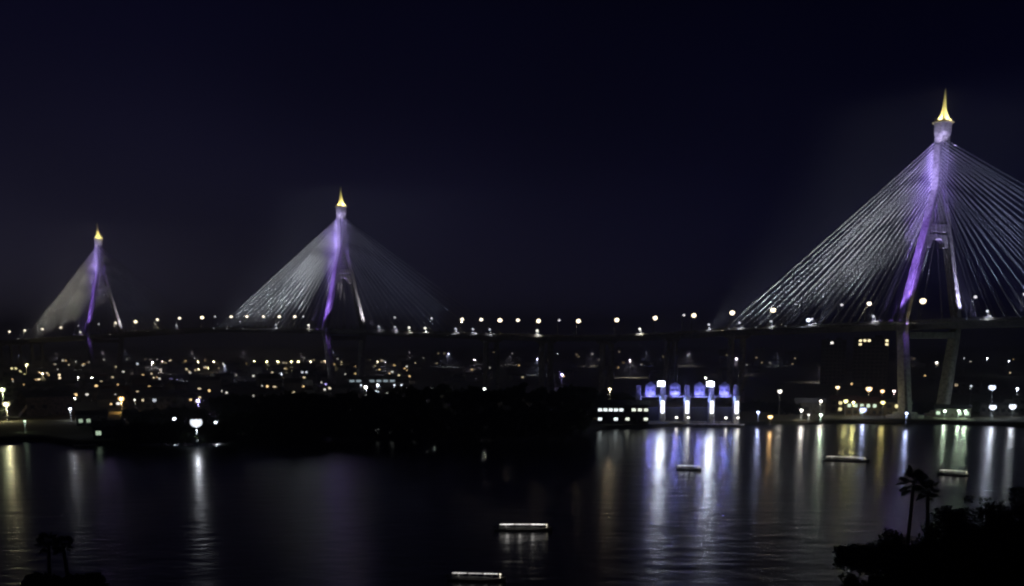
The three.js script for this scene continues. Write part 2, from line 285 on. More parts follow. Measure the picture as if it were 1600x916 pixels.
for (const [i, parent, gain, rad] of [[iL, far, 1, 0.22], [iM, far, 1, 0.22], [iR, near, 1, 0.15]]) {
  const P = pylon(parent, i, gain), { g, dk, flood, arm, lamps } = P, R = i === iR;
  const place = (x, y, z, ...rest) => { const pos = V(x, y, z); arm(pos); flood(pos, ...rest); };
  place(-28, dk + 0.8, 6, V(-13.8, 82, 0), VIOLET, 26000, 15);            // near leg
  place(-26, dk + 0.8, -3, V(-16, 74, 0), VIOLET, 7000, 17);
  place(-31, dk + 0.8, 3, V(-8.5, 104, 0), VIOLET, 62000, 8);
  place(-34, dk + 0.8, -2, V(-1, 134, 0), [0.5, 0.42, 1], 150000, 5.5);            // shaft
  place(27, dk + 0.8, 9, V(13, 76, 0), R ? [0.6, 0.56, 1] : [0.9, 0.84, 1], R ? 26000 : 14000, 24);          // far leg
  place(-24, dk + 0.8, 7, V(-17, 34, 0), VIOLET, 1100, 22);            // down the lower leg
  const cg = raise(164.6, dk);
  for (const [x, z] of [[-4.1, 1.4], [-1.4, 4.1], [3.5, 2.9], [2.1, -3.9]]) { floodHead('floodlight', g, V(x, cg + 0.5, z), V(0, cg + 6, 0), WHITE, 2.5, 0.5); spotLight(g, [1, 0.93, 0.7], 800, V(x * 0.98, cg + 1.0, z * 0.98), V(0, cg + 5, 0), 58, 12); }
  for (const [x, z] of [[-8, 3], [-3, 8]]) { const q = V(x, raise(152, dk), z); floodHead('floodlight', g, q, V(0, raise(161, dk), 0), LILAC, 2, 0.6); spotLight(g, [0.6, 0.52, 1], 420, q.clone().add(V(-x * 0.07, 0.7, -z * 0.07)), V(0, raise(161, dk), 0), 42, 12); lamps.push(bar(V(x * 0.25, q.y - 0.5, z * 0.25), V(x, q.y - 0.5, z), 0.14)); }
  part('crown_gallery', [limb([0, cg - 0.2, 0, 8.9, 8.9], [0, cg + 0.05, 0, 9.1, 9.1])], M.gold, g);
  lamps.forEach((q) => part('lamp_bracket', q, M.steel, g));
  stays(parent, i, rad, R ? HR : H);
}
// washes on the cables: floods on outriggers well clear of the near cable plane
for (const [i, side, I, rgb] of [[iL, -1, 6500, WHITE], [iL, 1, 700, BLUE], [iM, -1, 11500, COOL], [iM, 1, 1500, BLUE], [iR, -1, 10500, COOL], [iR, 1, 4300, BLUE]])
  for (const m of [50, 80, 108, 134, 156]) {
    const h = i === iR ? near : far, p = spot(i, side * m, -31, 0.2), a = spot(i, side * (8 + m * 0.58), -6, 0); a.y = 114 - m * 0.14;
    const f = floodHead('cable_floodlight', h, p, a, rgb, 1.2, 0.8), d = a.clone().sub(p).normalize();
    part('lamp_bracket', bar(spot(i, side * m, -16.4, -0.5), p.clone().add(V(0, -0.5, 0)), 0.18), M.steel, h);
    spotLight(h, rgb, I, p.clone().addScaledVector(d, 0.6), a, 31, 20);
  }

// ------------------------------------------------------------------ street lamps
const lampLights = [];
function makeStreetLamp(name, h, armLen, rgb, k, I, r, tubeR = 0.14) {   // pole, curved arm, head, glowing bowl
  const g = new THREE.Group(); g.name = name;
  part('pole', [cyl(tubeR * 1.6, tubeR * 0.9, h - 0.8, 0, 0, 0, 8), cyl(tubeR * 2.4, tubeR * 2.2, 0.5, 0, 0, 0, 8)], M.steel, g);
  const cv = new THREE.QuadraticBezierCurve3(V(0, h - 0.85, 0), V(0, h + 0.1, 0), V(armLen, h + 0.25, 0));
  part('arm', new THREE.TubeGeometry(cv, 8, tubeR * 0.7, 6), M.steel, g);
  part('lamp_hood', [box(2.2 * r, 0.34 * r, 1.5 * r, armLen + 0.3, h + 0.25 + 0.12 * r, 0, 0.1 * r)], M.darkSteel, g);
  const bowl = new THREE.SphereGeometry(r, 14, 10); bowl.scale(1, 0.8, 0.9); bowl.translate(armLen + 0.3, h + 0.12 - 0.68 * r, 0); part('lamp_bowl', bowl, glow(rgb, k), g);
  downLight(g, rgb, I, V(armLen + 0.3, h + 0.05 - 1.7 * r, 0));
  return g;
}
const ORD = ['first', 'second', 'third', 'fourth', 'fifth', 'sixth', 'seventh', 'eighth', 'ninth', 'tenth', 'eleventh', 'twelfth', 'thirteenth', 'fourteenth', 'fifteenth', 'sixteenth', 'seventeenth'];
{
  const proto = {
    n: makeStreetLamp('street_lamp', 11.6, 2.2, [1, 0.86, 0.68], 4, 800, 1.2), d: makeStreetLamp('street_lamp', 11.6, 2.2, [0.9, 0.88, 0.95], 1.5, 120, 0.75), b: makeStreetLamp('street_lamp', 11.6, 2.2, [1, 0.82, 0.56], 4.5, 1200, 1.6),
    ln: makeStreetLamp('deck_lamp', 4.2, 0.8, WHITE, 3, 1000, 0.8), ld: makeStreetLamp('deck_lamp', 4.2, 0.8, [0.85, 0.85, 1], 2, 700, 0.6), lb: makeStreetLamp('deck_lamp', 4.2, 0.8, [0.7, 0.76, 1], 4, 500, 1.2),
  };
  const upper = '13n 37n 65n 93n 121d 152d 179n 210b 244n 278n 313b 334d 359n 384n 409n 434n 459n 472d 563d 615d 671d 720n 748n 778b 808n 840b 871d 901b 962b 1021b 1065d 1081b 1140b 1203b 1309d 1353n 1435b 1519d 1595d'.split(' ');
  const lower = '127ln 278ld 434ld 484ln 595ld 620ld 641ln 666ln 715ld 740ld 768ld 841ln 1000ln 1110ld 1158ld 1207ld 1267lb 1271ld 1367ld 1547ld'.split(' ');
  const count = {};
  const where = (px) => px < 163 ? 'left of the leftmost pylon' : px < 345 ? 'right of the leftmost pylon' : px < 538 ? 'left of the middle pylon' : px < 790 ? 'right of the middle pylon' : px < 1130 ? 'on the viaduct, counted rightward' : px < 1470 ? 'left of the tall right pylon' : 'right of the tall right pylon';
  for (const [list, kind] of [[upper, 'tall'], [lower, 'low']]) for (const item of list) {
    const px = parseFloat(item), key = item.replace(/[\d.]/g, ''), o = copyOf(proto[key]), s = stations[stationAtPixel(px, kind === 'tall' ? -15 : -15.4)];
    o.name = numbered(kind === 'tall' ? 'street_lamp' : 'deck_lamp'); const u = kind === 'tall' ? -15.5 : -15.8;
    o.position.set(s.p.x + s.n.x * u, s.p.y + 0.06, s.p.z + s.n.z * u); o.rotation.y = Math.atan2(-s.n.z, s.n.x) + (kind === 'tall' ? 0 : Math.PI);
    const w = where(px), c = count[kind + w] = (count[kind + w] ?? -1) + 1, how = { n: 'white', d: 'dim', b: 'bright' }[key.at(-1)];
    scene.add(tag(o, kind === 'tall' ? `${how} tall street lamp, ${ORD[c]} of those ${w}` : `${how} low deck lamp, ${ORD[c]} of those ${w}`, 'street lamp', kind === 'tall' ? 'street lamps along the high road' : 'low lamps along the deck edge'));
  }
}

// ------------------------------------------------------------------ lamps of the town and the bank
{
  const protos = {}; const SZ = { s: [0.75, 3.6, 60], m: [1.2, 2.4, 130], l: [1.8, 2.2, 320], x: [2.4, 2.4, 150], t: [0.55, 2.6, 24], f: [0.4, 3, 30000] };
  function lamp(px, py, size, rgb, label, h = 8, ahead) {
    const [r, k, I] = SZ[size], alt = 2 + h; ahead ??= (EYE - alt) * 1800 / (py - 533);
    const cut = 'stf'.includes(size) || px < 900, key = size + rgb.join() + h + cut; const g = copyOf(protos[key] ??= (() => {
      const q = new THREE.Group();
      part('pole', [cyl(0.2, 0.12, h - r * 0.4, 0, 0, 0, 8), cyl(0.34, 0.3, 0.6, 0, 0, 0, 8)], M.steel, q);
      part('lamp_hood', [cyl(r * 1.15, r * 0.5, 0.5 * r, 0, h + 0.45 * r, 0, 12), bar(V(0, h - r, 0), V(0, h + r * 0.5, 0), 0.1)], M.darkSteel, q);
      const b = new THREE.SphereGeometry(r, 14, 10); b.scale(1, 0.85, 1); b.translate(0, h - 0.1 * r, 0.05); part('lamp_globe', b, glow(rgb, cut && 'mlx'.includes(size) ? k * 0.55 : k), q);
      if (cut && 'smlx'.includes(size)) pointLight(q, rgb, I * { s: 5, m: 6, l: 2.6, x: 1.2 }[size], V(0, h - 0.3 * r, r + 0.5), 25);
      if (cut) downLight(q, rgb, size === 'f' ? I * 0.7 : I * 10, V(0, h - 1.1 * r, r * 0.4), 72); else pointLight(q, rgb, I, V(0, h - 0.3 * r, r + 0.5), 25); return q;
    })());
    const p = at(px, py, ahead); g.name = numbered('lamp_post'); g.position.set(p.x, 2, p.z); g.rotation.y = Math.atan2(-p.x, -p.z); scene.add(g);
    return tag(g, label, 'lamp post', 'lamp posts of the town and the bank');
  }
  lamp(9, 628, 'l', [1, 0.9, 0.5], 'second yellow lamp at the left edge, under the greenish one', 9);
  lamp(3, 606, 'l', [0.9, 1, 0.55], 'bright greenish-yellow lamp cut by the left edge of the picture', 12);
  lamp(41, 569, 'l', YELLOW, 'large yellow lamp below the deck at far left', 12);
  lamp(97, 570, 'm', YELLOW, 'round yellow lamp right of the large yellow one at far left', 12);
  lamp(66, 582, 'm', WARM, 'warm white lamp between and below the two yellow lamps');
  lamp(122, 588, 's', WHITE, 'left lamp of a white pair below the leftmost pylon'); lamp(143, 589, 'm', WHITE, 'right lamp of a white pair below the leftmost pylon');
  lamp(115, 620, 'm', [1, 1, 0.86], 'white lamp above the corner of the bank house'); lamp(109, 636, 's', COOL, 'white lamp below another on the left bank', 6);
  lamp(189, 620, 'l', ORANGE, 'large orange sodium lamp on the left bank'); lamp(210, 622, 't', WHITE, 'tiny pale lamp right of the orange lamp');
  lamp(210, 595, 'm', WHITE, 'white lamp alone above the orange lamp'); lamp(228, 564, 's', [1, 1, 0.8], 'yellowish lamp at the left start of the far road'); lamp(208, 571, 't', COOL, 'faint blue-grey lamp beside the yellowish one');
  lamp(267, 591, 'l', LILAC, 'wide lilac-blue lamp in the left town'); lamp(284, 594, 'm', COOL, 'cool white lamp right beside the lilac-blue one');
  lamp(309, 623, 'm', LILAC, 'blue-white lamp straight above the great floodlight'); lamp(272, 651, 's', COOL, 'small white lamp left of the great floodlight', 6); lamp(337, 657, 's', COOL, 'small white lamp right of the great floodlight', 5);
  lamp(306, 656, 'x', [0.86, 0.9, 1], 'great white floodlight on the left bank, brightest by the water', 8);
  lamp(190, 656, 's', COOL, 'faint lamp beside the roof of the jetty house', 5); lamp(38, 655, 't', GREENISH, 'faint greenish lamp at the foot of the ramp', 5);
  lamp(438, 583, 'l', [0.8, 0.86, 1], 'bright blue-white lamp left of the middle pylon'); lamp(430, 592, 'm', COOL, 'lower blue-white lamp touching the bright one'); lamp(415, 594, 's', COOL, 'small lamp left of the blue-white pair'); lamp(463, 576, 't', COOL, 'faint lamp right of the blue-white pair');
  lamp(509, 607, 't', LILAC, 'faint lilac lamp under the middle pylon', 14, 720);
  lamp(571, 601, 'm', WHITE, 'white lamp over the trees right of the middle pylon', 13, 700); lamp(564, 594, 't', COOL, 'faint lamp touching the white one over the trees', 13, 730); lamp(590, 595, 's', COOL, 'second lamp over the trees right of the middle pylon', 12, 760); lamp(616, 594, 't', COOL, 'third lamp over the trees right of the middle pylon', 12, 760); lamp(627, 594, 't', COOL, 'fourth lamp over the trees right of the middle pylon', 12, 760);
  lamp(675, 603, 's', [0.8, 0.85, 0.8], 'greyish lamp alone above the dark trees', 15, 620); lamp(757, 603, 's', [0.85, 0.88, 0.8], 'greyish lamp above the dark trees, right of another', 15, 620);
  lamp(878, 582, 'm', LILAC, 'lilac-white lamp in the haze under the viaduct', 12, 1000); lamp(871, 552, 't', COOL, 'faint lamp just under the viaduct', 22, 1700); lamp(953, 604, 's', WARM, 'pale lamp above the trees left of the floodgate', 15, 620); lamp(1103, 582, 's', WHITE, 'small white lamp above the floodgate roofs', 14, 840);
  // right bank
  lamp(1219, 607, 'm', [1, 0.94, 0.85], 'white lamp alone right of the floodgate', 13, 640); lamp(1283, 624, 's', [1, 0.9, 0.8], 'small pale lamp left of the yellow pair');
  lamp(1309, 607, 'm', [1, 0.7, 0.4], 'warm lamp above the yellow pair', 12, 720); lamp(1322, 624, 'm', [1, 0.95, 0.4], 'left yellow lamp of the pair on the right bank'); lamp(1334, 626, 's', [1, 0.92, 0.35], 'right yellow lamp of the pair on the right bank');
  lamp(1358, 609, 'l', [1, 0.68, 0.36], 'largest warm lamp on the right bank', 12, 700); lamp(1379, 613, 'm', [1, 0.6, 0.3], 'warm lamp right of the largest one', 11, 690); lamp(1397, 615, 's', PINK, 'pinkish lamp beside the lower leg of the right pylon', 11, 690); lamp(1380, 626, 'm', [1, 0.85, 0.3], 'golden lamp under the row of warm lamps');
  lamp(1349, 637, 'l', BLUE, 'blue lamp in front of the restaurant', 4); lamp(1417, 643, 's', BLUE, 'dim blue lamp at the foot of the right pylon', 5);
  lamp(1253, 638, 's', WHITE, 'small white lamp at the left of the low dock', 5); lamp(1264, 645, 't', WHITE, 'tiny lamp on the low dock', 4); lamp(1283, 645, 's', GREENISH, 'small greenish lamp at the right of the low dock', 4);
  lamp(1185, 641, 's', BLUE, 'small bluish lamp right beside the floodgate', 5); lamp(1204, 648, 'm', [1, 0.6, 0.25], 'dim warm lamp at the water right of the floodgate', 4);
  lamp(1476, 651, 's', GREENISH, 'left greenish lamp on the right shore', 4, 610); lamp(1498, 649, 's', GREENISH, 'middle greenish lamp on the right shore', 4, 610); lamp(1508, 651, 's', GREENISH, 'right greenish lamp on the right shore', 4, 610);
  lamp(1551, 602, 'l', [0.7, 0.78, 1], 'large blue-white lamp high on a mast at right', 16, 620); lamp(1552, 633, 'l', [0.78, 0.85, 1], 'blue-white lamp under the high one at right', 6); lamp(1583, 632, 'l', [0.82, 0.88, 1], 'white lamp nearest the right edge by the water', 6); lamp(1590, 607, 's', COOL, 'faint lamp right of the high blue-white one', 12, 700); lamp(1518, 600, 't', COOL, 'faint lamp left of the high blue-white one', 12, 740);
  lamp(1465, 551, 'm', WHITE, 'white lamp high in the dark right of the right pylon', 22, 1000 * 18 / 18); lamp(1507, 557, 't', COOL, 'dim lamp, second of four sloping down at right', 20, 1400); lamp(1543, 558, 's', COOL, 'third of four lamps sloping down at right', 20, 1400); lamp(1577, 563, 's', COOL, 'fourth of four lamps sloping down at right', 18, 1320);
  // masts over the far town, pale dots in the haze
  [[30, 553, 2100], [88, 556, 1900], [160, 552, 2200], [238, 578, 1150], [196, 549, 2500], [300, 551, 2300], [352, 588, 1000], [380, 552, 2200], [470, 556, 1900], [520, 551, 2400], [602, 576, 1150], [640, 553, 2100], [700, 557, 1850], [742, 570, 1300], [800, 554, 2000], [840, 566, 1400], [925, 556, 1900], [985, 570, 1300], [1010, 553, 2100], [1075, 556, 1900], [1150, 566, 1400], [1215, 556, 1900], [1290, 578, 1150], [1420, 556, 1900]].sort((a, b) => a[0] - b[0]).forEach(([x, y, z], k) => lamp(x, y, 'f', k % 3 ? [0.95, 0.85, 0.9] : [0.72, 0.76, 1], `faint hazy mast lamp over the far town, ${k < 12 ? ORD[k] + ' from the left' : 'number ' + ['twelve', 'eleven', 'ten', 'nine', 'eight', 'seven', 'six', 'five', 'four', 'three', 'two', 'one'][k - 12] + ' from the right'}`, 20, z));
  // the far road with its row of yellow lamps
  const roadLabel = 'yellow lamp of the far road under the deck, ';
  [[253, 's', PINK], [309, 'm', WARM], [334, 'm', WARM], [397, 'm', YELLOW], [417, 'l', YELLOW], [434, 'm', YELLOW], [455, 'l', YELLOW], [466, 'l', YELLOW], [485, 'm', WARM], [507, 's', WARM], [533, 't', WARM], [590, 's', [1, 0.85, 0.6]]].forEach(([x, s, c], k) => lamp(x, 563.5, s, c, `${roadLabel}${ORD[k]} from the left`, 14, 1530));
  lamp(310, 575, 's', WARM, 'warm lamp just below the far road, left'); lamp(325, 574, 's', YELLOW, 'yellow lamp just below the far road, right');
}
{ // the far road itself
  const f = [[200, 1520], [400, 1520], [620, 1540], [760, 1620]].map(([x, z]) => at(x, 540, z)), c = new THREE.CatmullRomCurve3(f), fr = c.getPoints(30).map((p, i, a) => { const t = c.getTangent(i / 30); return { p: V(p.x, 2, p.z), n: V(t.z, 0, -t.x).normalize() }; });
  tag(part('road', sweep([[-7, -0.3], [-7, 0.3], [7, 0.3], [7, -0.3]], fr), M.asphalt, scene), 'far town road lit by a row of yellow lamps', 'road', null, 'structure');
}

// ------------------------------------------------------------------ buildings
const winGeo = {};
function windowGeos(w, h) { return winGeo[w + '_' + h] ??= [mergeGeometries([box(w + 0.24, 0.12, 0.16, 0, h / 2 + 0.06, 0), box(w + 0.3, 0.12, 0.24, 0, -h / 2 - 0.06, 0), box(0.12, h, 0.16, w / 2 + 0.06, 0, 0), box(0.12, h, 0.16, -w / 2 - 0.06, 0, 0), box(0.07, h, 0.1, 0, 0, 0)]), box(w, h, 0.06, 0, 0, 0.0)]; }
// o: width, depth, height, wall, roof, rows, cols, and lit = the numbers of the windows that glow, left to right from the top
function building(px, ahead, o, label, category = 'building', grp) {
  const p = at(px, 600, ahead), g = thing(o.name || 'house', label, category, grp, [p.x, 2, p.z], Math.atan2(-p.x, -p.z) + (o.turn || 0)), { w, d, h } = o;
  const body = [box(w, h, d, 0, h / 2, 0), box(w + 0.3, 0.5, d + 0.3, 0, 0.25, 0)]; part('wall', body, o.wall, g);
  const rm = o.roof || M.roofTin;
  if (o.shape === 'flat') { part('roof', [box(w + 0.5, 0.4, d + 0.5, 0, h + 0.2, 0), box(w + 0.5, 0.7, 0.25, 0, h + 0.75, d / 2 + 0.12), box(w + 0.5, 0.7, 0.25, 0, h + 0.75, -d / 2 - 0.12), box(0.25, 0.7, d, w / 2 + 0.12, h + 0.75, 0), box(0.25, 0.7, d, -w / 2 - 0.12, h + 0.75, 0)], rm, g);
    part('stair_house', box(w * 0.22, 2.6, d * 0.4, w * 0.2, h + 1.7, 0), o.wall, g); part('water_tank', cyl(0.9, 0.9, 1.9, -w * 0.25, h + 0.4, 0, 12), M.steel, g);
  } else { const rh = o.rise || w * 0.16, sh = new THREE.Shape(); sh.moveTo(-d / 2 - 0.8, 0); sh.lineTo(0, rh); sh.lineTo(d / 2 + 0.8, 0); sh.lineTo(d / 2 + 0.8, 0.3); sh.lineTo(0, rh + 0.35); sh.lineTo(-d / 2 - 0.8, 0.3); sh.closePath();
    const e = new THREE.ExtrudeGeometry(sh, { depth: w + 1.2, bevelEnabled: false }); e.rotateY(Math.PI / 2); e.translate(-w / 2 - 0.6, h + 0.01, 0); part('roof', uvBox(e), rm, g);
    const gs = new THREE.Shape(); gs.moveTo(-d / 2, 0); gs.lineTo(0, rh * 0.94); gs.lineTo(d / 2, 0); gs.closePath(); for (const x of [-w / 2, w / 2 - 0.3]) { const ge = new THREE.ExtrudeGeometry(gs, { depth: 0.3, bevelEnabled: false }); ge.rotateY(Math.PI / 2); ge.translate(x, h + 0.005, 0); part('gable', uvBox(ge), o.wall, g); } }
  const rows = o.rows || 1, cols = o.cols || 3, ww = o.ww || Math.min(2.2, w / cols * 0.5), fh = h / rows, wh = o.wh || Math.min(1.7, fh * 0.5), [fg, pg] = windowGeos(+ww.toFixed(2), +wh.toFixed(2)), lit = new Set(o.lit || []);
  const faces = [[0, d / 2, w, cols]]; if (d / cols > 1) faces.push([Math.PI / 2, w / 2, d, Math.max(1, Math.round(cols * d / w))], [-Math.PI / 2, w / 2, d, Math.max(1, Math.round(cols * d / w))]);
  let n = 0;
  faces.forEach(([turn, off, span, cc], fi) => { for (let r = 0; r < rows; r++) for (let c = 0; c < cc; c++) {
    if (fi === 0 && r === rows - 1 && c === (cols >> 1) && !o.noDoor) { const q = group('door', g, [(c + 0.5) * span / cc - span / 2, 1.05, d / 2 + 0.02]); part('door_leaf', box(1.2, 2.1, 0.1), M.wood, q); part('door_frame', [box(1.44, 0.14, 0.18, 0, 1.12, 0), box(0.12, 2.2, 0.18, 0.66, 0, 0), box(0.12, 2.2, 0.18, -0.66, 0, 0)], M.paleConcrete, q); n++; continue; }
    const u = (c + 0.5) * span / cc - span / 2, y = h - (r + 0.5) * fh, on = fi === 0 ? lit.has(n) : rnd() < (o.sideLit || 0), q = new THREE.Group(); q.name = 'window';
    q.position.set(Math.sin(turn) * (off + 0.05) + Math.cos(turn) * u, y, Math.cos(turn) * (off + 0.05) - Math.sin(turn) * u); q.rotation.y = turn; g.add(q);
    part('frame', fg, M.darkSteel, q); part('window_pane', pg, on ? glow(o.rgb || WARM, o.k || 3) : M.glass, q); if (fi === 0) n++;
  } });
  return g;
}
const B = (px, z, w, d, h, wall, more, label, cat, grp) => building(px, z, { w, d, h, wall, ...more }, label, cat, grp);
// left town
B(0, 735, 14, 9, 15, M.plaster, { shape: 'flat', rows: 4, cols: 3, lit: [4], rgb: YELLOW, k: 1 }, 'pale block lit greenish by the lamp at the left edge', 'building');
B(70, 640, 26, 14, 10, M.plasterWarm, { name: 'warehouse', rise: 3, rows: 1, cols: 4, turn: 0.3, roof: M.roofTin }, 'brown warehouse at left edge, by the foot of the lit ramp', 'warehouse');
B(165, 486, 12.5, 8, 4.8, M.plaster, { name: 'jetty_house', rise: 2.2, rows: 1, cols: 3, lit: [0], rgb: GREENISH, k: 0.6, roof: M.roofGreen }, 'small jetty house with greenish roof at the left water edge', 'jetty house');
B(140, 560, 14, 8, 5, M.plaster, { rise: 1.8, rows: 1, cols: 4, lit: [0, 1], rgb: GREENISH, k: 0.5, roof: M.roofTin }, 'low house with pale greenish windows behind the jetty house', 'house');
B(100, 1150, 26, 14, 9, M.plasterGrey, { shape: 'flat', rows: 3, cols: 7, lit: [2, 9], rgb: WARM }, 'flat-roofed grey block below the leftmost pylon, left of it', 'building');
B(225, 1350, 24, 14, 16, M.plaster, { shape: 'flat', rows: 5, cols: 6, lit: [1, 7, 8, 14], rgb: COOL, k: 1.6 }, 'pale five-storey block at the left end of the far road', 'apartment block');
B(275, 1000, 22, 12, 8, M.plaster, { rise: 3, rows: 2, cols: 5, lit: [1, 3], rgb: COOL, k: 2 }, 'house lit by the lilac-blue lamp in the left town', 'house');
B(180, 800, 18, 10, 7, M.brickRed, { rise: 2.6, rows: 2, cols: 4, lit: [2], roof: M.roofRed }, 'red-roofed house behind the orange lamp', 'house');
B(245, 700, 16, 10, 7, M.plasterGrey, { rise: 2.4, rows: 2, cols: 4, lit: [1, 6], rgb: COOL, k: 0.8 }, 'grey house right of the orange lamp', 'house');
B(363, 1420, 30, 14, 15, M.paleConcrete, { shape: 'flat', rows: 4, cols: 8, lit: [1, 2, 4, 5, 10, 12, 13], rgb: [1, 1, 0.85], k: 2.2 }, 'broad block with many whitish windows under the far bridge', 'apartment block');
B(438, 960, 26, 14, 9, M.paleConcrete, { shape: 'flat', rows: 2, cols: 7, lit: [0, 1, 2, 4, 5], rgb: COOL, k: 2.5 }, 'low white building with cool windows left of the middle pylon', 'building');
B(476, 1150, 24, 14, 12, M.plasterGrey, { shape: 'flat', rows: 3, cols: 6, lit: [2, 3], rgb: COOL, k: 1.2 }, 'dim grey block just left of the middle pylon', 'building');
B(400, 760, 30, 12, 7, M.plasterGrey, { rise: 3, rows: 1, cols: 6, lit: [], noDoor: true }, 'long dark shed in front of the low white building', 'shed');
B(592, 900, 46, 14, 12, M.plasterGrey, { shape: 'flat', rows: 3, cols: 9, wh: 1.5, ww: 3.6, lit: [0, 1, 3, 4, 5, 6], rgb: [0.6, 0.75, 0.85], k: 0.5 }, 'long low building with bluish strip windows over the trees', 'building');
B(300, 860, 20, 11, 7, M.plaster, { rise: 2.8, rows: 2, cols: 5, lit: [3], rgb: COOL, k: 1 }, 'house behind the blue-white lamp in the left town', 'house');
B(20, 1250, 28, 14, 13, M.plasterWarm, { shape: 'flat', rows: 4, cols: 7, lit: [3, 4, 12, 20], rgb: YELLOW, k: 2 }, 'block with yellow windows at far left under the deck', 'apartment block');
B(150, 1050, 18, 12, 8, M.plasterWarm, { rise: 3, rows: 2, cols: 4, lit: [1], roof: M.roofRed }, 'house under the leftmost pylon beside the white lamp pair', 'house');
// middle
B(622, 508, 22, 9, 6.4, M.plaster, { rise: 2.2, rows: 2, cols: 7, lit: [7, 9, 10, 12], rgb: [0.8, 0.85, 0.8], k: 0.14, ww: 1.5, wh: 2 }, 'dim house with faint windows among the dark waterside trees', 'house');
B(955, 575, 13, 8, 9, M.plaster, { rise: 2, rows: 2, cols: 5, lit: [0, 1, 2, 3, 4, 5, 8], rgb: [0.9, 1, 1], k: 1.8, ww: 1.8, wh: 1.3 }, 'two-storey house with a row of white windows left of the floodgate', 'house');
B(996, 575, 12, 8, 9, M.plaster, { rise: 2, rows: 2, cols: 4, lit: [1, 2, 3, 4, 6, 7], rgb: [0.95, 1, 0.85], k: 1.5, ww: 1.8, wh: 1.3, roof: M.roofGreen }, 'pale house with lit windows directly left of the floodgate', 'house');
[[690, 2100, 22, 20, 'leftmost hazy tower under the viaduct'], [770, 2300, 26, 24, 'second hazy tower under the viaduct'], [905, 2000, 20, 22, 'hazy tower behind the lilac-white lamp'], [962, 2200, 24, 26, 'hazy tower left of the floodgate'], [1045, 2400, 30, 24, 'wide hazy block behind the floodgate roofs'], [1130, 2100, 18, 24, 'hazy tower over the right end of the floodgate'], [1185, 1900, 18, 27, 'slim hazy tower right of the floodgate'], [1235, 2000, 24, 22, 'hazy block left of the right bank lamps']].forEach(([px, z, w, h, lb], k) =>
  B(px, z, w, 14, h, k % 2 ? M.plasterGrey : M.plaster, { name: 'apartment_tower', shape: 'flat', rows: 7, cols: 6, lit: [k * 3 + 1, k * 5 + 4], rgb: WARM, k: 0.7, noDoor: true }, lb, 'apartment tower', 'hazy towers beyond the river bank'));
// right
B(1300, 1100, 22, 14, 40, M.plasterGrey, { name: 'apartment_tower', shape: 'flat', rows: 12, cols: 6, lit: [2], rgb: [0.9, 0.85, 0.8], k: 3, ww: 2.2, noDoor: true }, 'tall dark tower with one pale top window left of the right pylon', 'apartment tower');
B(1358, 1050, 30, 14, 42, M.plasterGrey, { name: 'apartment_tower', shape: 'flat', rows: 13, cols: 8, lit: [1, 2, 3, 9, 7, 15], rgb: [1, 0.86, 0.5], k: 2.6, ww: 2.2, noDoor: true }, 'tall dark tower with yellow top windows beside the right pylon', 'apartment tower');
B(1268, 650, 16, 9, 6, M.plasterGrey, { rise: 2.4, rows: 1, cols: 4, lit: [0], k: 0.8 }, 'dark house behind the low dock on the right bank', 'house');
B(1354, 640, 20, 10, 7, M.plasterWarm, { name: 'restaurant', rise: 2.6, rows: 2, cols: 6, lit: [0, 1, 2, 3, 4, 8], rgb: [0.8, 1, 0.75], k: 1.2, roof: M.roofRed }, 'riverside restaurant with greenish windows among warm lamps', 'restaurant');
B(1392, 636, 12, 9, 7, M.plasterWarm, { rise: 2.2, rows: 2, cols: 3, lit: [0, 2], rgb: YELLOW, k: 1.6 }, 'warm-lit house between the restaurant and the right pylon', 'house');
B(1320, 668, 14, 9, 7, M.plasterWarm, { rise: 2.2, rows: 2, cols: 4, lit: [1, 5], rgb: YELLOW, k: 1.4, roof: M.roofRed }, 'house behind the yellow lamp pair on the right bank', 'house');
B(1492, 622, 18, 8, 4.5, M.plaster, { rise: 1.8, rows: 1, cols: 5, lit: [0, 3, 4], rgb: GREENISH, k: 1.2 }, 'low shore house with green-white openings at right', 'house');
B(1566, 640, 20, 10, 5.5, M.paleConcrete, { shape: 'flat', rows: 1, cols: 6, lit: [], noDoor: true }, 'pale flat building below the blue-white lamps at right', 'building');
B(1606, 650, 14, 10, 9, M.paleConcrete, { shape: 'flat', rows: 2, cols: 4, lit: [2], rgb: COOL }, 'pale building cut by the right edge', 'building');
B(1500, 900, 30, 12, 9, M.plasterGrey, { rise: 3.4, rows: 2, cols: 6, lit: [2], k: 0.5 }, 'dark long-roofed hall behind the low shore house', 'hall');
